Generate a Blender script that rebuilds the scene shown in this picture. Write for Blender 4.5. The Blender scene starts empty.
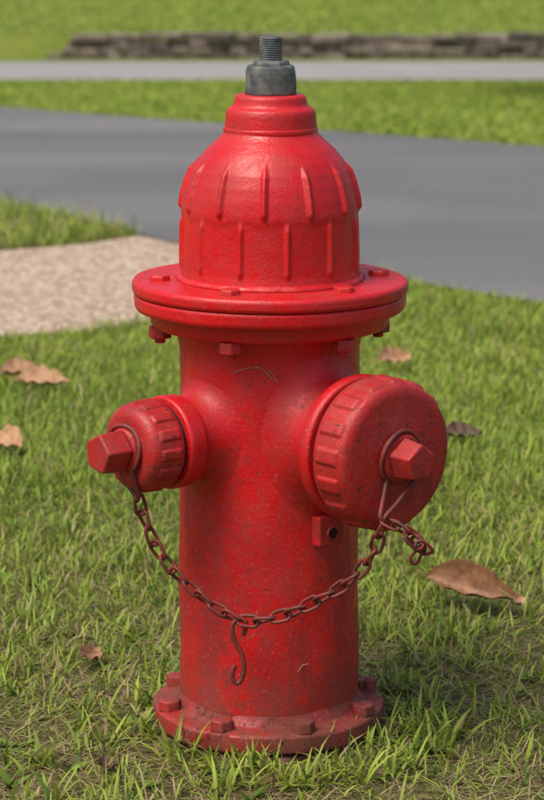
import bpy, bmesh, math, random
import numpy as np
from mathutils import Vector, Matrix
random.seed(7); rng=np.random.default_rng(7)
S=bpy.context.scene
CAM_D=2.8; CAM_H=0.964
# ------------------------------------------------------------------ helpers
def link(o):
    S.collection.objects.link(o); return o
def mesh_obj(name,verts,faces,mat=None,smooth=True,parent=None):
    me=bpy.data.meshes.new(name); me.from_pydata([tuple(v) for v in verts],[],[tuple(f) for f in faces]); me.update()
    if smooth:
        me.polygons.foreach_set("use_smooth",[True]*len(me.polygons))
    o=bpy.data.objects.new(name,me); link(o)
    if mat: me.materials.append(mat)
    if parent: o.parent=parent
    return o
def N(nt,typ,**kw):
    n=nt.nodes.new(typ)
    for k,v in kw.items(): setattr(n,k,v)
    return n
def newmat(name):
    m=bpy.data.materials.new(name); m.use_nodes=True; nt=m.node_tree
    b=nt.nodes["Principled BSDF"]; return m,nt,b
def noise(nt,vec,scale,detail=4,rough=.55):
    n=N(nt,"ShaderNodeTexNoise"); n.inputs["Scale"].default_value=scale; n.inputs["Detail"].default_value=detail; n.inputs["Roughness"].default_value=rough
    nt.links.new(vec,n.inputs["Vector"]); return n.outputs["Fac"]
def ramp(nt,fac,stops):
    r=N(nt,"ShaderNodeValToRGB"); cr=r.color_ramp
    while len(cr.elements)<len(stops): cr.elements.new(.5)
    for e,(p,c) in zip(cr.elements,stops):
        e.position=p; e.color=(c,c,c,1) if isinstance(c,(int,float)) else (*c,1)
    nt.links.new(fac,r.inputs[0]); return r.outputs[0]
def mix(nt,fac,a,b,mode='MIX'):
    m=N(nt,"ShaderNodeMix",data_type='RGBA',blend_type=mode)
    for s,v in ((0,fac),(6,a),(7,b)):
        if isinstance(v,bpy.types.NodeSocket): nt.links.new(v,m.inputs[s])
        elif s==0: m.inputs[0].default_value=v
        else: m.inputs[s].default_value=(*v,1)
    return m.outputs[2]
def math_(nt,op,a,b=None,clamp=False):
    m=N(nt,"ShaderNodeMath",operation=op); m.use_clamp=clamp
    for i,v in enumerate((a,b)):
        if v is None: continue
        if isinstance(v,bpy.types.NodeSocket): nt.links.new(v,m.inputs[i])
        else: m.inputs[i].default_value=v
    return m.outputs[0]
def bump(nt,b,h,strength,dist,prev=None):
    bn=N(nt,"ShaderNodeBump"); bn.inputs["Strength"].default_value=strength; bn.inputs["Distance"].default_value=dist
    nt.links.new(h,bn.inputs["Height"])
    if prev is not None: nt.links.new(prev,bn.inputs["Normal"])
    nt.links.new(bn.outputs[0],b.inputs["Normal"]); return bn.outputs[0]
def coord(nt,kind="Object"):
    return N(nt,"ShaderNodeTexCoord").outputs[kind]

# ------------------------------------------------------------------ materials
def paint_mat(name,base,dark,dirt_amt=1.0,rough=.36,chips=.66):
    m,nt,b=newmat(name); c=coord(nt)
    n1=noise(nt,c,9,5); n2=noise(nt,c,60,6,.65); n3=noise(nt,c,260,3,.6); n4=noise(nt,c,22,8,.7)
    col=mix(nt,ramp(nt,n1,[(.35,0.),(.7,1.)]),base,dark)
    # dusty dulled areas
    col=mix(nt,math_(nt,'MULTIPLY',ramp(nt,n4,[(.46,0.),(.68,1.)]),.40*dirt_amt),col,(.33,.045,.036))
    sep=N(nt,"ShaderNodeSeparateXYZ"); nt.links.new(c,sep.inputs[0])
    mp=N(nt,"ShaderNodeMapping"); mp.inputs["Scale"].default_value=(1,1,.35); nt.links.new(c,mp.inputs[0])
    st=noise(nt,mp.outputs[0],22,10,.8)
    low=N(nt,"ShaderNodeMapRange"); nt.links.new(sep.outputs[2],low.inputs[0])
    low.inputs[1].default_value=.44; low.inputs[2].default_value=.04; low.inputs[3].default_value=.26*dirt_amt; low.inputs[4].default_value=1.0*dirt_amt
    g=math_(nt,'MULTIPLY',ramp(nt,st,[(.47,0.),(.58,1.)]),low.outputs[0])
    g2=math_(nt,'MULTIPLY',ramp(nt,n2,[(.52,0.),(.62,1.)]),low.outputs[0])
    grime=math_(nt,'MAXIMUM',g,g2)
    col=mix(nt,math_(nt,'MULTIPLY',grime,.62,True),col,(.13,.020,.014))
    # pale dried splashes / pollen
    sp_=ramp(nt,noise(nt,c,210,5,.8),[(.60,0.),(.64,1.)])
    col=mix(nt,math_(nt,'MULTIPLY',sp_,math_(nt,'MULTIPLY',low.outputs[0],.60),True),col,(.44,.24,.17))
    # dark fly specks
    spk=ramp(nt,noise(nt,c,330,3,.7),[(.645,0.),(.675,1.)])
    col=mix(nt,math_(nt,'MULTIPLY',spk,.7),col,(.09,.02,.015))
    # soil right at the foot
    ft=N(nt,"ShaderNodeMapRange"); nt.links.new(sep.outputs[2],ft.inputs[0])
    ft.inputs[1].default_value=.11; ft.inputs[2].default_value=.0; ft.inputs[3].default_value=0; ft.inputs[4].default_value=1.0
    f2=math_(nt,'MULTIPLY',ft.outputs[0],ramp(nt,n4,[(.38,.15),(.55,1.)]))
    col=mix(nt,math_(nt,'MULTIPLY',f2,.85),col,(.15,.055,.035))
    # chips
    ch=ramp(nt,noise(nt,c,120,7,.75),[(chips,0.),(chips+.02,1.)])
    col=mix(nt,ch,col,(.06,.018,.012))
    ge=N(nt,"ShaderNodeNewGeometry")
    pt=ramp(nt,ge.outputs["Pointiness"],[(.53,0.),(.60,1.)])
    pw=math_(nt,'MULTIPLY',pt,ramp(nt,n2,[(.46,0.),(.58,1.)]))
    col=mix(nt,math_(nt,'MULTIPLY',pw,.75),col,(.12,.03,.022))
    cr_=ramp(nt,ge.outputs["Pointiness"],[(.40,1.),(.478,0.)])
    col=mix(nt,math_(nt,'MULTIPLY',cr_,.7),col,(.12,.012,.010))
    nt.links.new(col,b.inputs["Base Color"])
    rr=N(nt,"ShaderNodeMapRange"); nt.links.new(n4,rr.inputs[0]); rr.inputs[1].default_value=.3; rr.inputs[2].default_value=.7
    rr.inputs[3].default_value=rough-.08; rr.inputs[4].default_value=rough+.20
    r2=math_(nt,'ADD',rr.outputs[0],math_(nt,'MULTIPLY',grime,.4),True)
    nt.links.new(r2,b.inputs["Roughness"])
    b.inputs["Specular IOR Level"].default_value=.5
    p=bump(nt,b,noise(nt,c,30,2,.5),.16,.003)
    p=bump(nt,b,n3,.45,.0012,p)
    p=bump(nt,b,noise(nt,c,110,2,.5),.24,.0014,p)
    bump(nt,b,ch,-.7,.0008,p)
    return m
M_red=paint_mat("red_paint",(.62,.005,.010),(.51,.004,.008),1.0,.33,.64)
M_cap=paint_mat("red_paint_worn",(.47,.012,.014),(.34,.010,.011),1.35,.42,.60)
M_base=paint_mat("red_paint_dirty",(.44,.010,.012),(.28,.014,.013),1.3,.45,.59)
def rust_mat(name,a,bb,rough=.6,metal=.0,th=(.4,.62)):
    m,nt,b=newmat(name); c=coord(nt)
    n1=noise(nt,c,60,5); n2=noise(nt,c,240,5,.7)
    col=mix(nt,ramp(nt,n1,[(th[0],0.),(th[1],1.)]),a,bb)
    nt.links.new(col,b.inputs["Base Color"]); b.inputs["Roughness"].default_value=rough; b.inputs["Metallic"].default_value=metal
    bump(nt,b,n2,.5,.0012); return m
M_chain=rust_mat("rusty_chain",(.22,.022,.018),(.10,.026,.018),.55)
M_steel=rust_mat("weathered_steel",(.060,.072,.075),(.170,.165,.145),.6,.2)
M_ring=rust_mat("rusted_collar",(.10,.045,.03),(.20,.10,.07),.9)
M_recess_shade=rust_mat("painted_recess_shade",(.02,.005,.004),(.035,.01,.008),.9)  # near-black colour stands in for shade in the lug hole and cap gaps

# ------------------------------------------------------------------ lathe tools
def round_profile(pts,rad=.003,seg=4):
    out=[Vector(pts[0])]
    for i in range(1,len(pts)-1):
        p=Vector(pts[i]); a=Vector(pts[i-1]); c=Vector(pts[i+1])
        da=(a-p); dc=(c-p); r=min(rad,da.length*.45,dc.length*.45)
        if da.normalized().dot(dc.normalized())<-.97: out.append(p); continue
        A=p+da.normalized()*r; C=p+dc.normalized()*r
        for k in range(seg+1):
            t=k/seg; out.append((1-t)**2*A+2*t*(1-t)*p+t*t*C)
    out.append(Vector(pts[-1])); return out
def densify(pts,step):
    out=[pts[0]]
    for a,b in zip(pts,pts[1:]):
        n=max(1,int((b-a).length/step))
        for k in range(1,n+1): out.append(a.lerp(b,k/n))
    return out
def lathe(name,prof,mat,parent,seg=128,rad=.003,M=Matrix.Identity(4),disp=None,step=.006,smooth=True):
    """prof: list of (s,r), s along the local Z axis"""
    p=densify(round_profile(prof,rad),step)
    V=[];F=[]
    for q in p:
        s,r=q
        for k in range(seg):
            a=2*math.pi*k/seg
            rr=r+(disp(a,s,r) if disp and r>1e-5 else 0)
            V.append(M@Vector((rr*math.cos(a),rr*math.sin(a),s)))
    n=len(p)
    for i in range(n-1):
        for k in range(seg):
            k2=(k+1)%seg
            F.append((i*seg+k,i*seg+k2,(i+1)*seg+k2,(i+1)*seg+k))
    o=mesh_obj(name,V,F,mat,smooth,parent)
    bm=bmesh.new(); bm.from_mesh(o.data); bmesh.ops.remove_doubles(bm,verts=bm.verts,dist=1e-6)
    bmesh.ops.recalc_face_normals(bm,faces=bm.faces); bm.to_mesh(o.data); bm.free()
    return o
def prism(name,n,r0,r1,s0,s1,mat,parent,M=Matrix.Identity(4),bev=.0015,rot=0,dome=0):
    bm=bmesh.new()
    lo=[bm.verts.new(M@Vector((r0*math.cos(2*math.pi*k/n+rot),r0*math.sin(2*math.pi*k/n+rot),s0))) for k in range(n)]
    hi=[bm.verts.new(M@Vector((r1*math.cos(2*math.pi*k/n+rot),r1*math.sin(2*math.pi*k/n+rot),s1))) for k in range(n)]
    bm.faces.new(lo[::-1]); bm.faces.new(hi)
    for k in range(n): bm.faces.new((lo[k],lo[(k+1)%n],hi[(k+1)%n],hi[k]))
    bmesh.ops.recalc_face_normals(bm,faces=bm.faces)
    bmesh.ops.bevel(bm,geom=bm.edges[:],offset=bev,segments=3,profile=.5,affect='EDGES')
    me=bpy.data.meshes.new(name); bm.to_mesh(me); bm.free()
    me.polygons.foreach_set("use_smooth",[True]*len(me.polygons))
    me.materials.append(mat); o=bpy.data.objects.new(name,me); link(o); o.parent=parent
    mod=o.modifiers.new("wn","WEIGHTED_NORMAL"); mod.keep_sharp=False
    return o
def catmull(P,n=12):
    P=[Vector(p) for p in P]; Q=[2*P[0]-P[1]]+P+[2*P[-1]-P[-2]]; out=[]
    for i in range(1,len(Q)-2):
        for k in range(n):
            t=k/n; a,b,c,d=Q[i-1],Q[i],Q[i+1],Q[i+2]
            out.append(.5*((2*b)+(c-a)*t+(2*a-5*b+4*c-d)*t*t+(-a+3*b-3*c+d)*t**3))
    out.append(P[-1]); return out
def tube_geo(path,r,closed=False,seg=8):
    V=[];F=[]; n=len(path); up=None
    for i,p in enumerate(path):
        if closed: t=(path[(i+1)%n]-path[i-1]).normalized()
        else: t=(path[min(i+1,n-1)]-path[max(i-1,0)]).normalized()
        if up is None:
            up=Vector((0,0,1)) if abs(t.z)<.9 else Vector((1,0,0))
        up=(up-t*up.dot(t)).normalized(); s=t.cross(up)
        for k in range(seg):
            a=2*math.pi*k/seg; V.append(p+r*(math.cos(a)*up+math.sin(a)*s))
    m=n if closed else n-1
    for i in range(m):
        for k in range(seg):
            j=(i+1)%n; F.append((i*seg+k,i*seg+(k+1)%seg,j*seg+(k+1)%seg,j*seg+k))
    if not closed:
        F.append(tuple(range(seg))[::-1]); F.append(tuple((n-1)*seg+k for k in range(seg)))
    return V,F

# ------------------------------------------------------------------ FIRE HYDRANT
H=bpy.data.objects.new("fire_hydrant",None); link(H); H.empty_display_size=.2
rad=math.radians
FR=-math.pi/2   # angle that faces the camera side
# barrel
def lumps(a,s,r): return .0007*math.sin(3*a+s*21)+.0004*math.sin(7*a-s*47)
lathe("barrel",[(.02,.1015),(.06,.1015),(.30,.1000),(.44,.0995),(.452,.1015),(.470,.106)],M_red,H,seg=160,disp=lumps)
# bottom flange
lathe("base_flange",[(.009,.095),(.009,.1315),(.029,.1315),(.031,.127),(.032,.108),(.040,.1035),(.046,.1005)],M_base,H,seg=128,rad=.004,
      disp=lambda a,s,r:(.0012*math.sin(5*a)+.0006*math.sin(13*a)) if r>.12 else 0)
lathe("ground_collar",[(-.03,.127),(.004,.127),(.006,.123),(.0065,.09)],M_ring,H,seg=96,disp=lambda a,s,r:.002*math.sin(4*a+1)+.001*math.sin(11*a))
for i in range(8):
    a=FR+rad(19+45*i)
    M=Matrix.Translation((.1175*math.cos(a),.1175*math.sin(a),.030))
    prism(f"base_bolt_{i+1}",6,.0140,.0130,0,.013,M_base,H,M@Matrix.Rotation(a+random.random(),4,'Z'),.002)
# flange plates
wav=lambda a,s,r:.0004*math.sin(4*a+s*90)+.0003*math.sin(9*a+1)
lathe("upper_flange",[(.516,.05),(.5165,.100),(.5175,.120),(.5165,.1495),(.513,.1520),(.505,.1520),(.502,.1500),(.5005,.1440)],M_red,H,seg=240,rad=.003,disp=wav)
lathe("middle_flange",[(.5015,.120),(.5012,.1485),(.4985,.1500),(.488,.1497),(.484,.1475),(.4835,.12)],M_red,H,seg=240,rad=.003,disp=wav)
lathe("lower_flange",[(.486,.120),(.486,.1335),(.482,.1335),(.468,.1315),(.4655,.129),(.465,.099)],M_red,H,seg=180,rad=.003)
for i in range(6):
    a=FR+rad(40+60*i)
    M=Matrix.Translation((.1225*math.cos(a),.1225*math.sin(a),0))@Matrix.Rotation(random.random()*2,4,'Z')
    prism(f"flange_bolt_head_{i+1}",6,.0125,.0115,.516,.5230,M_red,H,M,.0018)
    prism(f"flange_nut_{i+1}",6,.0130,.0135,.466,.453,M_cap,H,M,.0018)
    prism(f"flange_stud_{i+1}",12,.0065,.006,.455,.4475,M_cap,H,M,.001)
# bonnet (dome) with ribs
def sm(x,a,b):
    t=min(1,max(0,(x-a)/(b-a))); return t*t*(3-2*t)
def dome_d(a,s,r):
    d=0
    th=math.degrees(a-FR)
    u=((th+4+15)%30)-15; arc=abs(rad(u))*r
    e=sm(s,.5900,.5985)*(1-sm(s,.636,.652)); w=.0056*(.5+.5*e)
    prof=(math.cos(math.pi*arc/w)*.5+.5) if arc<w else 0
    d+=.0046*prof*e
    u=((th+19+15)%30)-15; arc=abs(rad(u))*r
    prof=(math.cos(math.pi*arc/.0048)*.5+.5) if arc<.0048 else 0
    d+=.0034*prof*sm(s,.528,.535)*(1-sm(s,.580,.592))
    lip=.5885-.0016*math.cos(rad(12*(th+4)))
    d+=.0011*sm(s,lip-.0045,lip+.0040)*(1-sm(s,.60,.640))
    d+=.0006*math.sin(3*a+s*40)
    return d
lathe("bonnet",[(.515,.0995),(.520,.0995),(.530,.0980),(.560,.0974),(.585,.0966),(.597,.0957),(.610,.0938),(.625,.0902),(.638,.0852),(.649,.0785),(.659,.0700),(.667,.0615),(.673,.0550),(.677,.0515),(.681,.0505),
    (.698,.0490),(.703,.0475),(.7065,.0405),(.716,.0385),(.7185,.0360),(.7185,.0)],M_red,H,seg=720,rad=.004,disp=dome_d,step=.0018)
lathe("bonnet_band",[(.676,.045),(.6765,.0512),(.680,.0518),(.6835,.0512),(.684,.045)],M_red,H,seg=96,rad=.002)
lathe("sealant_bead",[(.5165,.095),(.5165,.1045),(.520,.1035),(.5225,.1005),(.523,.096)],M_red,H,seg=160,rad=.002,disp=lambda a,s,r:.0008*math.sin(9*a)+.0006*math.sin(23*a) if r>.1 else 0)
# operating nut
lathe("operating_nut_skirt",[(.7180,.0),(.7180,.0268),(.7200,.0278),(.7420,.0272),(.7480,.0255),(.7500,.0235),(.7505,0)],M_steel,H,seg=64,rad=.002,disp=lambda a,s,r:.0005*math.sin(5*a)+.0004*math.sin(9*a+s*200))
prism("operating_nut_body",5,.0225,.0205,.7490,.7550,M_steel,H,Matrix.Rotation(FR+.5,4,'Z'),.002)
lathe("operating_stem",[(.751,.0125),(.7785,.0122),(.7805,.0112),(.7808,0)],M_steel,H,seg=48,rad=.001,step=.0006,
      disp=lambda a,s,r:.0004*math.sin(2*math.pi*s/.0024+a) if s<.779 else 0)

def axisM(az):  # local Z -> horizontal direction, az measured clockwise from camera-facing dir to the right
    d=Vector((math.sin(az),-math.cos(az),0)); zup=Vector((0,0,1)); u=zup.cross(d)
    M=Matrix((( -u.x,zup.x,d.x,0),(-u.y,zup.y,d.y,0),(-u.z,zup.z,d.z,.3515),(0,0,0,1)))
    return M
RB=.0998
def neck(name,M,rn,rf,s_end,flare):
    V=[];F=[]; seg=144; rows=None; cols=[]
    for k in range(seg):
        ph=2*math.pi*k/seg; c,s=math.cos(ph),math.sin(ph)
        a0=math.asin(min(.999,rn*c/RB)); s0=RB*math.cos(a0)
        A=Vector((rn*c,rn*s,s0+rf)); B=Vector((rn*c,rn*s,s0))
        a1=a0+rf*1.1*c/RB; zc=(rn+rf*1.1)*s
        C=Vector((RB*math.sin(a1),zc,RB*math.cos(a1)))*1.0; C.x*=.996; C.z*=.996
        col=[]
        for i in range(15):
            t=i/14; col.append((1-t)**2*C+2*t*(1-t)*B+t*t*A)
        s1=s0+rf
        for i in range(1,9):
            t=i/8; ss=s1+(s_end-s1)*t; r=rn+flare*t*t
            col.append(Vector((r*c,r*s,ss)))
        cols.append(col)
    rows=len(cols[0])
    for col in cols: V+= [M@v for v in col]
    for k in range(seg):
        k2=(k+1)%seg
        for i in range(rows-1): F.append((k*rows+i,k2*rows+i,k2*rows+i+1,k*rows+i+1))
    o=mesh_obj(name,V,F,M_red,True,H)
    bm=bmesh.new(); bm.from_mesh(o.data); bmesh.ops.recalc_face_normals(bm,faces=bm.faces); bm.to_mesh(o.data); bm.free()
    return o
def lugs(n,w,h,s0,s1,off=0):
    def f(a,s,r):
        u=((a+off)/(2*math.pi)*n)%1-.5
        return h*(1-sm(abs(u),w-.07,w+.07))*sm(s,s0-.002,s0+.002)*(1-sm(s,s1-.002,s1+.002))+.0004*math.sin(3*a+s*30)
    return f
AZP=rad(40); AZL=rad(40-90)
MP=axisM(AZP); ML=axisM(AZL)
# large outlet
neck("pumper_neck",MP,.0590,.038,.1420,.013)
lathe("pumper_ring",[(.136,.060),(.137,.0745),(.141,.0785),(.150,.0795),(.155,.0775),(.156,.066)],M_red,H,seg=128,M=MP,rad=.003)
lathe("pumper_thread",[(.150,.0690),(.166,.0690)],M_recess_shade,H,seg=96,M=MP)  # thread coloured near-black to paint the shade in the gap behind the cap
lathe("pumper_cap",[(.1645,.069),(.1635,.0775),(.1660,.0800),(.172,.0805),(.201,.0792),(.2075,.0760),(.2105,.069),(.2112,.045),(.2125,.030),(.213,0)],M_cap,H,seg=480,M=MP,rad=.004,step=.0016,
      disp=lugs(16,.25,.0026,.172,.202,.1))
lathe("pumper_boss",[(.208,.0275),(.2175,.0268),(.2205,.0235),(.2210,0)],M_cap,H,seg=64,M=MP,rad=.003)
prism("pumper_cap_nut",5,.0240,.0205,.2200,.2480,M_cap,H,MP,.0028,rot=rad(90))
# small outlet
neck("hose_neck",ML,.0430,.028,.130,.003)
lathe("hose_ring",[(.125,.040),(.126,.0485),(.129,.0505),(.147,.0512),(.150,.0495),(.1505,.040)],M_red,H,seg=96,M=ML,rad=.0025)
lathe("hose_thread",[(.147,.0430),(.159,.0430)],M_recess_shade,H,seg=96,M=ML)  # same near-black colour, painting gap shade behind the small cap
lathe("hose_cap",[(.1560,.040),(.1555,.0460),(.158,.0478),(.163,.0482),(.189,.0468),(.195,.0435),(.1985,.037),(.1995,.022),(.200,0)],M_cap,H,seg=384,M=ML,rad=.003,step=.0014,
      disp=lugs(14,.25,.0020,.161,.186,.2))
lathe("hose_boss",[(.198,.0245),(.2045,.0238),(.2065,.021),(.2068,0)],M_cap,H,seg=64,M=ML,rad=.003)
prism("hose_cap_nut",5,.0243,.0225,.2065,.2380,M_cap,H,ML,.0028,rot=rad(100))

# small lug under the large outlet, its hole painted as a dark disc
def boxpart(name,M,sx,sy,sz,mat,bev=.002):
    bm=bmesh.new(); bmesh.ops.create_cube(bm,size=1); 
    for v in bm.verts: v.co=M@Vector((v.co.x*sx,v.co.y*sy,v.co.z*sz))
    bmesh.ops.bevel(bm,geom=bm.edges[:],offset=bev,segments=3,affect='EDGES',profile=.5)
    me=bpy.data.meshes.new(name); bm.to_mesh(me); bm.free(); me.materials.append(mat)
    o=bpy.data.objects.new(name,me); link(o); o.parent=H; return o
ang=rad(38)
Ml=Matrix.Translation((.1015*math.sin(ang),-.1015*math.cos(ang),.252))@Matrix.Rotation(ang,4,'Z')
boxpart("lug",Ml,.036,.020,.034,M_red,.003)
Mh=Ml@Matrix.Translation((0.001,-.0102,-.003))@Matrix.Rotation(rad(90),4,'X')
lathe("lug_hole_rim",[(-.002,.0095),(.0015,.009),(.002,.0065),(-.001,.006)],M_cap,H,seg=32,M=Mh,rad=.001)
lathe("lug_hole_dark_disc",[(.0006,.0066),(.0008,0)],M_recess_shade,H,seg=32,M=Mh)  # flat dark disc, the shade inside the hole is painted on

# chain --------------------------------------------------------
def stadium(L,W,n=8):
    r=W/2; h=L/2-r; P=[]
    for k in range(n+1):
        a=-math.pi/2+math.pi*k/n; P.append(Vector((h+r*math.cos(a),r*math.sin(a),0)))
    for k in range(n+1):
        a=math.pi/2+math.pi*k/n; P.append(Vector((-h+r*math.cos(a),r*math.sin(a),0)))
    return P
def chain_geo(pts,pitch=.0168,L=.0218,W=.0118,wire=.0018,V=None,F=None,jit=.25):
    path=catmull(pts,30); acc=[0]
    for a,b in zip(path,path[1:]): acc.append(acc[-1]+(b-a).length)
    n=int(acc[-1]/pitch); 
    def at(s):
        s=max(0,min(acc[-1],s))
        for i in range(len(acc)-1):
            if acc[i+1]>=s: return path[i].lerp(path[i+1],(s-acc[i])/max(1e-9,acc[i+1]-acc[i]))
        return path[-1]
    for i in range(n):
        s=(i+.5)*acc[-1]/n; p=at(s); t=(at(s+.006)-at(s-.006)).normalized()
        up=Vector((.15,-1,.1)); up=(up-t*up.dot(t)).normalized(); sd=t.cross(up)
        tw=rad(38)+(math.pi/2)*(i%2)+random.uniform(-jit,jit)
        u=math.cos(tw)*sd+math.sin(tw)*up; w=t.cross(u)
        R=Matrix((( t.x,u.x,w.x,p.x),(t.y,u.y,w.y,p.y),(t.z,u.z,w.z,p.z),(0,0,0,1)))
        loop=[]
        for q in stadium(L,W):
            z=.0022*math.sin(q.x/L*math.pi*1.0)*(1 if q.y>0 else -1)*.6
            loop.append(R@Vector((q.x,q.y,z)))
        v,f=tube_geo(loop,wire,True,8); o=len(V); V+=v; F+=[tuple(x+o for x in ff) for ff in f]
V=[];F=[]
main=[(-.1395,-.1300,.300),(-.1350,-.1290,.279),(-.114,-.1330,.2335),(-.070,-.141,.1905),(-.030,-.148,.1690),(.003,-.153,.1725),(.034,-.159,.185),(.082,-.170,.216),(.109,-.182,.252),(.1190,-.192,.290)]
chain_geo(main,pitch=.0174,L=.0226,W=.0124,wire=.0020,V=V,F=F)
tail=[(.1210,-.194,.290),(.1340,-.199,.286),(.1460,-.200,.279),(.1560,-.196,.268),(.1580,-.193,.259),(.1520,-.196,.250)]
chain_geo(tail,pitch=.0125,V=V,F=F,jit=.6)
chain_geo([(.146,-.203,.276),(.157,-.203,.267),(.166,-.198,.259)],pitch=.011,V=V,F=F,jit=.9)
# S hook
def addtube(P,r,closed=False,n=10):
    global V,F
    v,f=tube_geo(catmull(P,n) if not closed else [Vector(p) for p in P],r,closed,10); o=len(V); V+=v; F+=[tuple(x+o for x in ff) for ff in f]
hx,hy=-.032,-.150
hook=[(.004,.004,-.006),(.0065,.002,.002),(.006,.001,.009),(.000,.001,.012),(-.006,0,.006),(-.006,0,-.006),(-.002,0,-.016),(.003,0,-.026),(.0048,0,-.040),(.003,0,-.052),(-.002,0,-.057),(-.0065,0,-.051),(-.006,0,-.043),(-.004,0,-.038)]
addtube([(hx+a*1.1,hy+b,.158+c*1.05) for a,b,c in hook],.0027)
# wire loops around cap bosses, both legs drop into the first chain link
def bossloop(M,s,R,tip):
    tip=Vector(tip); P=[]
    for k in range(0,29):
        a=rad(-48)+rad(276)*k/28
        P.append(M@Vector((R*math.cos(a),R*math.sin(a),s+.0025*math.sin(a*2))))
    e0=P[0]; e1=P[-1]; o=(e0-e1).normalized()
    ring=[tip+Vector((0,0,-.004)),tip+o*.0035+Vector((0,0,.002)),tip+o*.003+(e0-tip)*.35,]
    ring2=[tip-o*.003+(e1-tip)*.35,tip-o*.0035+Vector((0,0,.002)),tip+Vector((0,0,-.004))]
    addtube(ring+P+ring2,.0026,n=3)
bossloop(ML,.2020,.0262,(-.1415,-.1335,.300))
bossloop(MP,.2170,.0292,(.1190,-.1945,.294))
mesh_obj("cap_chain",V,F,M_chain,True,H)
# a few dry clippings stuck to the paint
m,nt,b=newmat("dry_clipping"); b.inputs["Base Color"].default_value=(.36,.22,.11,1); b.inputs["Roughness"].default_value=.8
V=[];F=[]
def strand(th0,z0,th1,z1,R=.1020):
    P=[]
    for k in range(7):
        t=k/6; th=rad(th0+(th1-th0)*t); rr=R+.0008*math.sin(t*9)
        P.append((rr*math.sin(th),-rr*math.cos(th),z0+(z1-z0)*t+.0018*math.sin(t*4)))
    addtube(P,.00045,n=3)
strand(-22,.428,-6,.437); strand(-9,.437,2,.424); strand(-1,.432,5,.419); strand(18,.094,25,.104)
mesh_obj("stuck_clippings",V,F,m,True,H)
H.rotation_euler=(0,rad(.2),0)

# ------------------------------------------------------------------ TERRAIN  (d = distance in front of the lens along +Y)
K=.045
def zd(d):
    d=np.asarray(d,float)
    z=np.where(d<4,0,-K*(d-4)); zt=-K*23
    z=np.where(d>27,zt+np.clip((d-27.0)/.22,0,1)*.225,z)
    return z
Y=lambda d:d-CAM_D
near=([-60,-40,-14,-7,-3,-.98,-.3,.2,.69,2,5,12,20,40,60],[14.3,14.2,14.,13.2,11.4,9.15,7.75,6.95,6.15,4.5,2.3,-2,-6,-15,-24])
far =([-60,-40,-14,-8,-4,-1.74,1.31,4,8,20,40,60],[20.5,20.4,20.1,19.4,18.0,16.3,12.3,9.3,6.2,0,-8,-16])
def nd(x): return np.interp(x,near[0],near[1])+.03*np.sin(np.asarray(x)*3.1)+.02*np.sin(np.asarray(x)*9.)
def fd(x): return np.interp(x,far[0],far[1])+.04*np.sin(np.asarray(x)*2.3)
rows=[-120,-40,0,4,10,20,27.0,27.22,30,40,80,200,700]; cols=[-500,-100,-20,-5,0,5,20,100,500]
V=[(x,Y(d),float(zd(d))) for d in rows for x in cols]; nc=len(cols)
F=[(r*nc+c,r*nc+c+1,(r+1)*nc+c+1,(r+1)*nc+c) for r in range(len(rows)-1) for c in range(nc-1)]
m,nt,b=newmat("lawn_soil"); c=coord(nt)
n1=noise(nt,c,1.3,4); n2=noise(nt,c,14,5,.65); n3=noise(nt,c,120,5,.75); n5=noise(nt,c,450,3,.7)
thatch=mix(nt,ramp(nt,n3,[(.38,0.),(.62,1.)]),(.085,.062,.032),(.27,.23,.12))
grs=mix(nt,ramp(nt,n3,[(.35,0.),(.65,1.)]),(.085,.145,.018),(.26,.36,.045))
grs=mix(nt,ramp(nt,n1,[(.4,0.),(.65,.5)]),grs,(.29,.33,.065))
sep=N(nt,"ShaderNodeSeparateXYZ"); nt.links.new(c,sep.inputs[0])
mr=N(nt,"ShaderNodeMapRange"); nt.links.new(sep.outputs[1],mr.inputs[0]); mr.inputs[1].default_value=.1; mr.inputs[2].default_value=1.8; mr.inputs[3].default_value=.22; mr.inputs[4].default_value=1
fa=math_(nt,'MULTIPLY',mr.outputs[0],ramp(nt,n2,[(.3,.55),(.6,1.)]))
nt.links.new(mix(nt,fa,thatch,grs),b.inputs["Base Color"]); b.inputs["Roughness"].default_value=.95; b.inputs["Specular IOR Level"].default_value=.1
p=bump(nt,b,n3,.8,.02); bump(nt,b,n5,.6,.004,p)
mesh_obj("lawn_ground",V,F,m,False)

def strip(name,xs,da,db,mat,off,nv=30):
    V=[];F=[]
    A=da(xs); B=db(xs)
    for i,x in enumerate(xs):
        for j in range(nv+1):
            d=A[i]+(B[i]-A[i])*j/nv; V.append((x,Y(d),float(zd(d))+off))
    for i in range(len(xs)-1):
        for j in range(nv): a=i*(nv+1)+j; F.append((a,a+nv+1,a+nv+2,a+1))
    return mesh_obj(name,V,F,mat,False)
xs=np.concatenate([np.arange(-60,-6,1.),np.arange(-6,6,.08),np.arange(6,60,.5)])
m,nt,b=newmat("asphalt"); c=coord(nt)
a1=noise(nt,c,.9,4); a2=noise(nt,c,160,4,.8); a4=noise(nt,c,38,4,.7)
mp=N(nt,"ShaderNodeMapping"); mp.inputs["Rotation"].default_value=(0,0,rad(55)); mp.inputs["Scale"].default_value=(.12,1.0,1); nt.links.new(c,mp.inputs[0])
a3=noise(nt,mp.outputs[0],.9,3)
col=mix(nt,ramp(nt,a2,[(.35,0.),(.7,1.)]),(.095,.095,.100),(.185,.184,.190))
col=mix(nt,ramp(nt,a4,[(.35,.0),(.7,.4)]),col,(.21,.208,.21))
col=mix(nt,ramp(nt,a3,[(.4,0.),(.65,.5)]),col,(.225,.220,.220))
col=mix(nt,ramp(nt,a1,[(.45,0.),(.7,.3)]),col,(.08,.08,.084))
nt.links.new(col,b.inputs["Base Color"]); b.inputs["Roughness"].default_value=.85; b.inputs["Specular IOR Level"].default_value=.25
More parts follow.
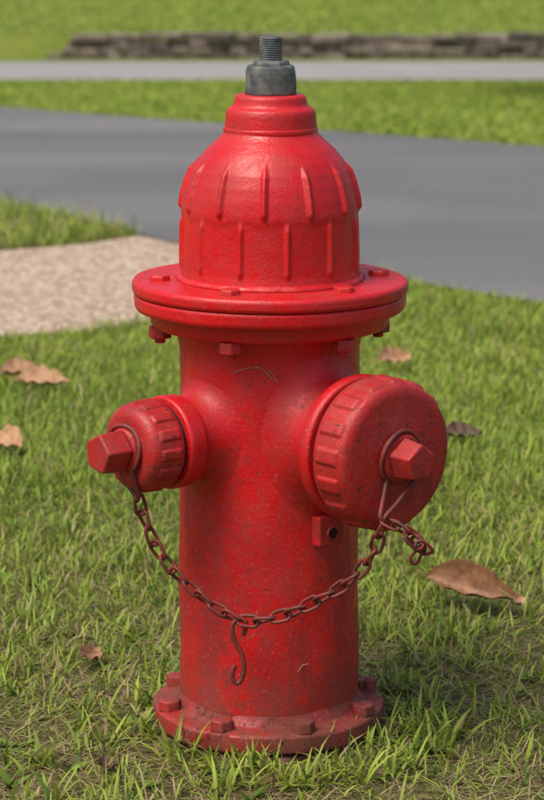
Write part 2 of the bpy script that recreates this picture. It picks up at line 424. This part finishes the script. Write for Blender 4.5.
bump(nt,b,a2,.7,.004)
strip("asphalt_road",xs,nd,fd,m,.008,50)
m,nt,b=newmat("pale_pavement"); c=coord(nt)
col=mix(nt,ramp(nt,noise(nt,c,40,5,.8),[(.3,0.),(.7,1.)]),(.25,.24,.235),(.33,.32,.31))
col=mix(nt,ramp(nt,noise(nt,c,1.5,4,.6),[(.4,0.),(.7,.5)]),col,(.20,.19,.18))
nt.links.new(col,b.inputs["Base Color"]); b.inputs["Roughness"].default_value=.9
strip("far_path",np.arange(-60,60,.5),lambda x:20.75-.015*np.asarray(x)+.05*np.sin(x),lambda x:25.7+.0*np.asarray(x)+.06*np.sin(np.asarray(x)*1.3),m,.006,6)
# exposed aggregate walk
pb_x=[-9,-3,-.62,-.40,-.287,-.15,.02,.22]; pb_d=[-.3,4.0,5.62,5.76,5.88,6.10,6.55,6.85]   # side nearest the camera
pt_x=[-9,-3,-.80,-.66,-.54,-.46,-.38,-.3]; pt_d=[1.6,5.9,7.50,7.62,7.74,7.90,8.00,7.9]
path_poly=[(x,d) for x,d in zip(pb_x,pb_d)]+[(x,d) for x,d in zip(pt_x[::-1],pt_d[::-1])]
def inpoly(px,py,poly):
    ins=np.zeros(px.shape,bool); n=len(poly)
    for i in range(n):
        x1,y1=poly[i]; x2,y2=poly[(i+1)%n]
        cnd=((y1>py)!=(y2>py))&(px<(x2-x1)*(py-y1)/(y2-y1+1e-12)+x1); ins^=cnd
    return ins
m,nt,b=newmat("exposed_aggregate"); c=coord(nt)
vo=N(nt,"ShaderNodeTexVoronoi"); vo.inputs["Scale"].default_value=75; nt.links.new(c,vo.inputs["Vector"])
sp=N(nt,"ShaderNodeSeparateColor"); nt.links.new(vo.outputs["Color"],sp.inputs[0])
peb=ramp(nt,sp.outputs[0],[(0.,(.15,.085,.055)),(.3,(.42,.28,.185)),(.7,(.56,.42,.30)),(1.,(.72,.62,.50))])
col=mix(nt,ramp(nt,vo.outputs["Distance"],[(.45,0.),(.75,1.)]),peb,(.28,.21,.155))
nt.links.new(col,b.inputs["Base Color"]); b.inputs["Roughness"].default_value=.8
bump(nt,b,vo.outputs["Distance"],-.6,.004)
V=[];F=[];nu=60;nv=24
tt=np.linspace(0,1,len(pb_x)); uu=np.linspace(0,1,nu+1)
bx=np.interp(uu,tt,pb_x);bd=np.interp(uu,tt,pb_d);tx=np.interp(uu,tt,pt_x);td=np.interp(uu,tt,pt_d)
for i in range(nu+1):
    for j in range(nv+1):
        k=j/nv; x=bx[i]*(1-k)+tx[i]*k; d=bd[i]*(1-k)+td[i]*k; V.append((x,Y(d),float(zd(d))+.004))
for i in range(nu):
    for j in range(nv): a=i*(nv+1)+j; F.append((a,a+1,a+nv+2,a+nv+1))
mesh_obj("gravel_walkway",V,F,m,False)

# stone retaining wall
m,nt,b=newmat("fieldstone"); c=coord(nt)
oi=N(nt,"ShaderNodeAttribute"); oi.attribute_name="shade"
col=mix(nt,ramp(nt,noise(nt,c,9,5,.7),[(.35,0.),(.65,1.)]),(.075,.060,.050),(.24,.205,.175))
col=mix(nt,1.0,col,oi.outputs["Color"],'MULTIPLY')
nt.links.new(col,b.inputs["Base Color"]); b.inputs["Roughness"].default_value=.95; bump(nt,b,noise(nt,c,30,5,.7),.8,.02)
bm=bmesh.new(); sl=bm.verts.layers.float_color.new("shade")
for row in range(4):
    x=-2.5+random.random()*.2+row*.12
    while x<14:
        w=random.uniform(.14,.42); h=.062+random.uniform(-.010,.012)
        r=bmesh.ops.create_cube(bm,size=1); sh=random.uniform(.45,1.7)
        dy=random.uniform(-.03,.03); zz=-K*23-.01+row*.068+.03+.016*math.sin(x*1.7+row)*(row/3); tl=random.uniform(-.05,.05)
        for v in r['verts']:
            v.co=Vector((x+w/2+v.co.x*(w-.012)+random.uniform(-.012,.012),Y(27.02)+dy+v.co.y*.26+random.uniform(-.01,.01),zz+v.co.z*h+v.co.x*w*tl+random.uniform(-.008,.008)))
            v[sl]=(sh,sh*.97,sh*.92,1)
        x+=w
bmesh.ops.bevel(bm,geom=bm.edges[:],offset=.012,segments=1,affect='EDGES')
me=bpy.data.meshes.new("stone_wall"); bm.to_mesh(me); bm.free(); me.materials.append(m); link(bpy.data.objects.new("stone_wall",me))

# ------------------------------------------------------------------ GRASS
def vnoise(x,y,scale,seed):
    g=np.random.default_rng(seed).random((257,257))
    X=(x*scale)%256; Yv=(y*scale)%256; i=X.astype(int); j=Yv.astype(int); fx=X-i; fy=Yv-j
    fx=fx*fx*(3-2*fx); fy=fy*fy*(3-2*fy)
    return (g[i,j]*(1-fx)*(1-fy)+g[i+1,j]*fx*(1-fy)+g[i,j+1]*(1-fx)*fy+g[i+1,j+1]*fx*fy)
m,nt,b=newmat("grass_blades")
at=N(nt,"ShaderNodeAttribute"); at.attribute_name="tint"
nt.links.new(at.outputs["Color"],b.inputs["Base Color"]); b.inputs["Roughness"].default_value=.5; b.inputs["Specular IOR Level"].default_value=.3
tr=N(nt,"ShaderNodeBsdfTranslucent"); nt.links.new(at.outputs["Color"],tr.inputs["Color"])
mx=N(nt,"ShaderNodeMixShader"); mx.inputs[0].default_value=.3
out=[n for n in nt.nodes if n.type=='OUTPUT_MATERIAL'][0]
nt.links.new(b.outputs[0],mx.inputs[1]); nt.links.new(tr.outputs[0],mx.inputs[2]); nt.links.new(mx.outputs[0],out.inputs[0])
M_grass=m
def blades(name,x,d,h,w,a0,a1,tint):
    n=len(x); yaw=rng.uniform(0,2*np.pi,n); z=zd(d)-.002
    face=yaw+rng.uniform(-.6,.6,n)+np.pi/2
    ts=[0,.35,.7,1.]; ww=[.8,1.,.72,0]
    px=x.copy();py=Y(d).copy();pz=z.copy(); V=np.zeros((n,7,3)); prev=0; vi=0
    for k,t in enumerate(ts):
        if k:
            seg=h*(t-prev); ang=a0+a1*(t+prev)/2
            px=px+np.cos(yaw)*np.sin(ang)*seg; py=py+np.sin(yaw)*np.sin(ang)*seg; pz=pz+np.cos(ang)*seg
            pz=np.maximum(pz,z+.003); prev=t
        if k<3:
            ox=np.cos(face)*w*ww[k]*.5; oy=np.sin(face)*w*ww[k]*.5
            V[:,vi]=np.stack([px-ox,py-oy,pz],1); V[:,vi+1]=np.stack([px+ox,py+oy,pz],1); vi+=2
        else: V[:,6]=np.stack([px,py,pz],1)
    base=(np.arange(n)*7)[:,None]
    q=np.array([0,1,3,2, 2,3,5,4, 4,5,6]); idx=(base+q[None,:]).ravel()
    me=bpy.data.meshes.new(name); me.vertices.add(n*7); me.vertices.foreach_set("co",V.ravel())
    me.loops.add(n*11); me.loops.foreach_set("vertex_index",idx.astype(np.int32))
    me.polygons.add(n*3)
    ls=(np.arange(n)*11)[:,None]+np.array([0,4,8])[None,:]
    me.polygons.foreach_set("loop_start",ls.ravel().astype(np.int32))
    me.update(calc_edges=True); me.validate()
    ca=me.color_attributes.new("tint",'FLOAT_COLOR','POINT')
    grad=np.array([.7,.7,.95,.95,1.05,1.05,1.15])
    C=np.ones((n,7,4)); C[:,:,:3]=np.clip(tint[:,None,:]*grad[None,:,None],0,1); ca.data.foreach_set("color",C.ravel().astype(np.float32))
    me.polygons.foreach_set("use_smooth",[True]*(n*3))
    me.materials.append(M_grass); return link(bpy.data.objects.new(name,me))
def okgrass(x,d):
    yv=Y(d); ok=~((d>nd(x))&(d<fd(x)))
    ok&=~inpoly(x,d,path_poly); ok&=(x*x+yv*yv)>.128**2
    ok&=~((d>20.75-.015*x)&(d<25.7)); return ok
def tints(x,d,dry):
    n=len(x)
    g1=np.array([.205,.300,.030]); g2=np.array([.370,.445,.070]); g3=np.array([.095,.180,.024]); br=np.array([.48,.39,.20]); bk=np.array([.24,.16,.08])
    u=np.clip(vnoise(x+50,d+50,2.3,3)*.6+rng.random(n)*.6-.1,0,1)[:,None]; c=g1*(1-u)+g2*u
    k=(rng.random(n)<.15)[:,None]; c=np.where(k,g3,c)
    isd=(rng.random(n)<dry)[:,None]; t=rng.random(n)[:,None]; c=np.where(isd,br*t+bk*(1-t),c)
    return c*rng.uniform(.75,1.2,n)[:,None]
def scatter(x0,x1,d0,d1,dens):
    n=int((x1-x0)*(d1-d0)*dens); return rng.uniform(x0,x1,n),rng.uniform(d0,d1,n)
# main lawn near the hydrant
x,d=scatter(-1.0,1.0,2.2,6.8,30000)
lim=.16+.118*d+.10
pn=vnoise(x+20,d+20,6,11)*.6+vnoise(x+20,d+20,19,12)*.4
neard=np.clip((d-2.6)/1.3,0,1); r=np.hypot(x,Y(d))
bare=np.clip(1-(r-.13)/.26,0,1)*.32
keep=rng.random(len(x))<np.clip((.30+.48*neard)+(pn-.5)*(2.1-1.2*neard)-bare*(1-.5*neard),.08,1)
keep&=(np.abs(x)<lim)&okgrass(x,d)
x,d=x[keep],d[keep]; neard=neard[keep]; n=len(x)
pn2=vnoise(x+70,d+10,5,21)
h=rng.gamma(5,.0046,n)*(.6+.7*pn2)*(.85+.2*neard)+.006; h=np.clip(h,.01,.07); w=rng.uniform(.0013,.0030,n)*(1+.12*(d-2.8))
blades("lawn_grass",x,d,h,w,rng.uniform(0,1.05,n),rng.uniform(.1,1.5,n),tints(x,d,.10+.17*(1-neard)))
# thatch lying down
x,d=scatter(-.55,.6,2.3,4.6,14000)
keep=(rng.random(len(x))<np.clip(1.1-(d-2.5)/1.8,0.08,1))&okgrass(x,d); x,d=x[keep],d[keep]; n=len(x)
tn=tints(x,d,.80)
blades("dry_thatch",x,d,rng.uniform(.015,.055,n),rng.uniform(.001,.0024,n),rng.uniform(1.15,1.55,n),rng.uniform(-.1,.35,n),tn)
# tufts around base and foreground
cx=[];cd=[]
for i in range(85):
    a=rng.uniform(0,2*np.pi); rr=rng.uniform(.137,.22); cx.append(rr*np.cos(a)); cd.append(CAM_D+rr*np.sin(a))
for i in range(150): cx.append(rng.uniform(-.45,.45)); cd.append(rng.uniform(2.35,3.5))
tx=np.repeat(cx,10)+rng.normal(0,.009,len(cx)*10); tdd=np.repeat(cd,10)+rng.normal(0,.009,len(cx)*10)
k=okgrass(tx,tdd); tx,tdd=tx[k],tdd[k]; n=len(tx)
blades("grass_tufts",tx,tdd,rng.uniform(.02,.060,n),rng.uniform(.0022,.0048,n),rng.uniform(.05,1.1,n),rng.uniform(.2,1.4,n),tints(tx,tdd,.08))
# small broad-leaved weeds (flat rosettes)
cx=rng.uniform(-.5,.5,70); cd=rng.uniform(2.35,3.9,70)
wx=np.repeat(cx,6)+rng.normal(0,.003,420); wd=np.repeat(cd,6)+rng.normal(0,.003,420); k=okgrass(wx,wd)&(np.hypot(wx,Y(wd))>.15); wx,wd=wx[k],wd[k]; n=len(wx)
blades("lawn_weeds",wx,wd,rng.uniform(.014,.030,n),rng.uniform(.007,.012,n),rng.uniform(.7,1.2,n),rng.uniform(-.1,.5,n),tints(wx,wd,.03)*np.array([.62,.75,.9]))
# surrounding lawn, thinner, outside the picture
x,d=scatter(-4,3.2,0.6,12.5,2800)
k=(np.abs(x)>.16+.118*d)&okgrass(x,d)&(d<nd(x)+.0); x,d=x[k],d[k]; n=len(x)
blades("outer_lawn_grass",x,d,rng.uniform(.02,.05,n),rng.uniform(.005,.008,n),rng.uniform(0,.8,n),rng.uniform(.1,1.4,n),tints(x,d,.1))
# grass wedge between walk and road
x,d=scatter(-1.8,0,6.6,11.,12000)
k=okgrass(x,d)&(d<nd(x)); x,d=x[k],d[k]; n=len(x)
blades("verge_grass",x,d,np.clip(rng.gamma(4,.010,n),.015,.12),rng.uniform(.003,.006,n),rng.uniform(0,.8,n),rng.uniform(.1,1.2,n),tints(x,d,.18))
# far side verge
x,d=scatter(-4.5,5,9.5,21.1,2800)
k=okgrass(x,d)&(d>fd(x))&(np.abs(x)<.13*d+1.0); x,d=x[k],d[k]; n=len(x)
blades("far_verge_grass",x,d,rng.uniform(.015,.045,n),rng.uniform(.006,.013,n),rng.uniform(0,1.2,n),rng.uniform(.1,1.2,n),tints(x,d,.05)*1.08)
x,d=scatter(-7,7,27.25,42,800)
n=len(x)
blades("hillside_grass",x,d,rng.uniform(.02,.05,n),rng.uniform(.012,.025,n),rng.uniform(.3,1.4,n),rng.uniform(.1,1.2,n),tints(x,d,.06)*1.12)

# ------------------------------------------------------------------ DRY LEAVES
def leafmat(name,a,bb):
    m,nt,b=newmat(name); c=coord(nt)
    nt.links.new(mix(nt,ramp(nt,noise(nt,c,45,5,.7),[(.35,0.),(.65,1.)]),a,bb),b.inputs["Base Color"]); b.inputs["Roughness"].default_value=.6
    bump(nt,b,noise(nt,c,120,3),.4,.002); return m
L1=leafmat("dry_leaf_tan",(.32,.15,.075),(.48,.29,.16)); L2=leafmat("dry_leaf_brown",(.12,.05,.022),(.32,.16,.075)); L3=leafmat("dry_leaf_dark",(.05,.028,.018),(.12,.06,.035))
def leaf(x,y,L,W,yaw,roll,curl,mat,h=.03,pitch=0):
    V=[];F=[];nu,nv=24,8
    for i in range(nu+1):
        t=i/nu; wid=W*.5*math.sin(math.pi*t**.85)**.8*(1-.15*t)*(1+.07*math.sin(t*23+L*90))+.0006
        for j in range(nv+1):
            v=j/nv*2-1
            px=(t-.5)*L; py=v*wid; pz=curl*(abs(v)**1.6)*wid - .06*L*math.sin(t*math.pi)+ .0030*math.sin(t*25+v*2)*abs(v)+.12*L*(t-.5)**2
            V.append((px,py,pz))
    for i in range(nu):
        for j in range(nv): a=i*(nv+1)+j; F.append((a,a+nv+1,a+nv+2,a+1))
    sv,sf=tube_geo([Vector((-.5*L,0,.03*L)),Vector((-.58*L,.01*L,.05*L)),Vector((-.66*L,.03*L,.05*L))],.0009,False,6)
    o0=len(V); V+=[tuple(p) for p in sv]; F+=[tuple(q+o0 for q in f) for f in sf]
    o=mesh_obj("dry_leaf",V,F,mat,True)
    o.location=(x,y,float(zd(y+CAM_D))+h); o.rotation_euler=(roll,pitch,yaw); return o
leaf(.268,.455,.135,.055,rad(-34),rad(34),1.2,L2,.030,rad(4))
leaf(-.490,2.16,.085,.055,rad(15),rad(20),.9,L1,.026)
leaf(-.437,2.04,.105,.058,rad(-8),rad(22),.9,L1,.026)
leaf(-.436,1.38,.085,.055,rad(-50),rad(24),.8,L1,.026)
leaf(.328,1.46,.07,.045,rad(5),rad(20),.8,L3,.026)
leaf(.255,2.34,.08,.05,rad(30),rad(30),.8,L1,.028)
leaf(.325,.44,.035,.025,rad(60),rad(30),.5,L1,.020)
leaf(-.217,.215,.05,.03,rad(80),rad(20),.4,L2,.018)
leaf(-.175,-.16,.04,.018,rad(100),rad(10),.3,L3,.012)

# ------------------------------------------------------------------ SHADE TREE (right of the picture, across the road)
T=bpy.data.objects.new("shade_tree",None); link(T)
m,nt,b=newmat("bark"); c=coord(nt)
nt.links.new(mix(nt,noise(nt,c,12,5,.7),(.06,.045,.035),(.16,.13,.10)),b.inputs["Base Color"]); b.inputs["Roughness"].default_value=.95; bump(nt,b,noise(nt,c,25,5),.8,.03)
bx0,bd0=3.4,17.9; bz=float(zd(bd0))
V=[];F=[]
def limb(P,r0,r1):
    path=catmull(P,6); v=[];n=len(path);seg=10
    for i,p in enumerate(path):
        t=(path[min(i+1,n-1)]-path[max(i-1,0)]).normalized(); up=Vector((1,0,0)); up=(up-t*up.dot(t)).normalized(); s=t.cross(up); r=r0+(r1-r0)*i/(n-1)
        for k in range(seg): a=2*math.pi*k/seg; v.append(p+r*(math.cos(a)*up+math.sin(a)*s))
    o=len(V); V.extend(v)
    for i in range(n-1):
        for k in range(seg): F.append((o+i*seg+k,o+i*seg+(k+1)%seg,o+(i+1)*seg+(k+1)%seg,o+(i+1)*seg+k))
y0=Y(bd0)
limb([(bx0,y0,bz-.1),(bx0-.1,y0,bz+1.0),(bx0-.3,y0,bz+1.9),(bx0-.5,y0,bz+3.6)],.17,.05)
tips=[]
for i in range(9):
    a=i*2.4; hh=1.35+.22*i; L=random.uniform(.8,1.5); sx=bx0-.15-.1*i*.4
    e=(sx+L*math.cos(a)-.4,y0+L*math.sin(a),bz+hh+random.uniform(.3,.7)); tips.append(Vector(e))
    limb([(sx,y0,bz+hh),(sx+.5*L*math.cos(a),y0+.5*L*math.sin(a),bz+hh+.25),e],.06,.015)
mesh_obj("trunk_and_limbs",V,F,m,True,T)
m,nt,b=newmat("tree_leaves"); at=N(nt,"ShaderNodeAttribute"); at.attribute_name="tint"; nt.links.new(at.outputs["Color"],b.inputs["Base Color"]); b.inputs["Roughness"].default_value=.55
n=20000; cent=[(t.x,t.y,t.z) for t in tips]+[(bx0-1.6,y0-.2,bz+2.0),(bx0-.8,y0+.3,bz+2.7),(bx0-1.2,y0,bz+1.8),(bx0-.5,y0,bz+3.4),(bx0-1.0,y0-.3,bz+2.2)]
ci=rng.integers(0,len(cent),n); P=np.array(cent)[ci]+rng.normal(0,1,(n,3))*np.array([.42,.42,.24])
e1=rng.normal(0,1,(n,3)); e1/=np.linalg.norm(e1,axis=1)[:,None]; e2=np.cross(e1,rng.normal(0,1,(n,3))); e2/=np.linalg.norm(e2,axis=1)[:,None]
sz=rng.uniform(.06,.10,n)[:,None]
V=np.stack([P-e1*sz,P+e2*sz*.5,P+e1*sz,P-e2*sz*.5],1).reshape(-1,3)
o=mesh_obj("crown",V.tolist(),[(4*i,4*i+1,4*i+2,4*i+3) for i in range(n)],m,False,T)
ca=o.data.color_attributes.new("tint",'FLOAT_COLOR','POINT'); tc=np.ones((n,4,4)); sh=(np.random.default_rng(3).random(len(cent))*.6+.6)[ci]
tc[:,:,:3]=(np.array([.06,.11,.025])*sh[:,None])[:,None,:]; ca.data.foreach_set("color",tc.ravel().astype(np.float32))

# ------------------------------------------------------------------ LIGHT, SKY, CAMERA
sd=Vector((-.42,-.38,.95)).normalized()
el=math.asin(sd.z); rot=math.atan2(sd.x,sd.y)
W=bpy.data.worlds.new("World"); S.world=W; W.use_nodes=True; nt=W.node_tree
sky=N(nt,"ShaderNodeTexSky",sky_type='NISHITA'); sky.sun_disc=False; sky.sun_elevation=el; sky.sun_rotation=rot; sky.air_density=1.0; sky.dust_density=5.0; sky.ozone_density=.3
nt.links.new(sky.outputs[0],nt.nodes["Background"].inputs[0]); nt.nodes["Background"].inputs[1].default_value=.15
ld=bpy.data.lights.new("sun","SUN"); ld.energy=2.6; ld.angle=rad(28); ld.color=(1,.94,.85)
lo=link(bpy.data.objects.new("sun",ld)); lo.rotation_euler=(-sd).to_track_quat('-Z','Y').to_euler()
cd_=bpy.data.cameras.new("camera"); cam=link(bpy.data.objects.new("camera",cd_))
cd_.sensor_fit='VERTICAL'; cd_.sensor_height=24; cd_.lens=24*2570/800
cam.location=(.004,-CAM_D,CAM_H); cam.rotation_euler=(rad(90-11.8),0,0)
cd_.clip_start=.05; cd_.clip_end=2000
cd_.dof.use_dof=True; cd_.dof.focus_distance=2.72; cd_.dof.aperture_fstop=7.5
S.camera=cam
S.view_settings.view_transform='Standard'; S.view_settings.look='None'; S.view_settings.exposure=0; S.view_settings.gamma=1
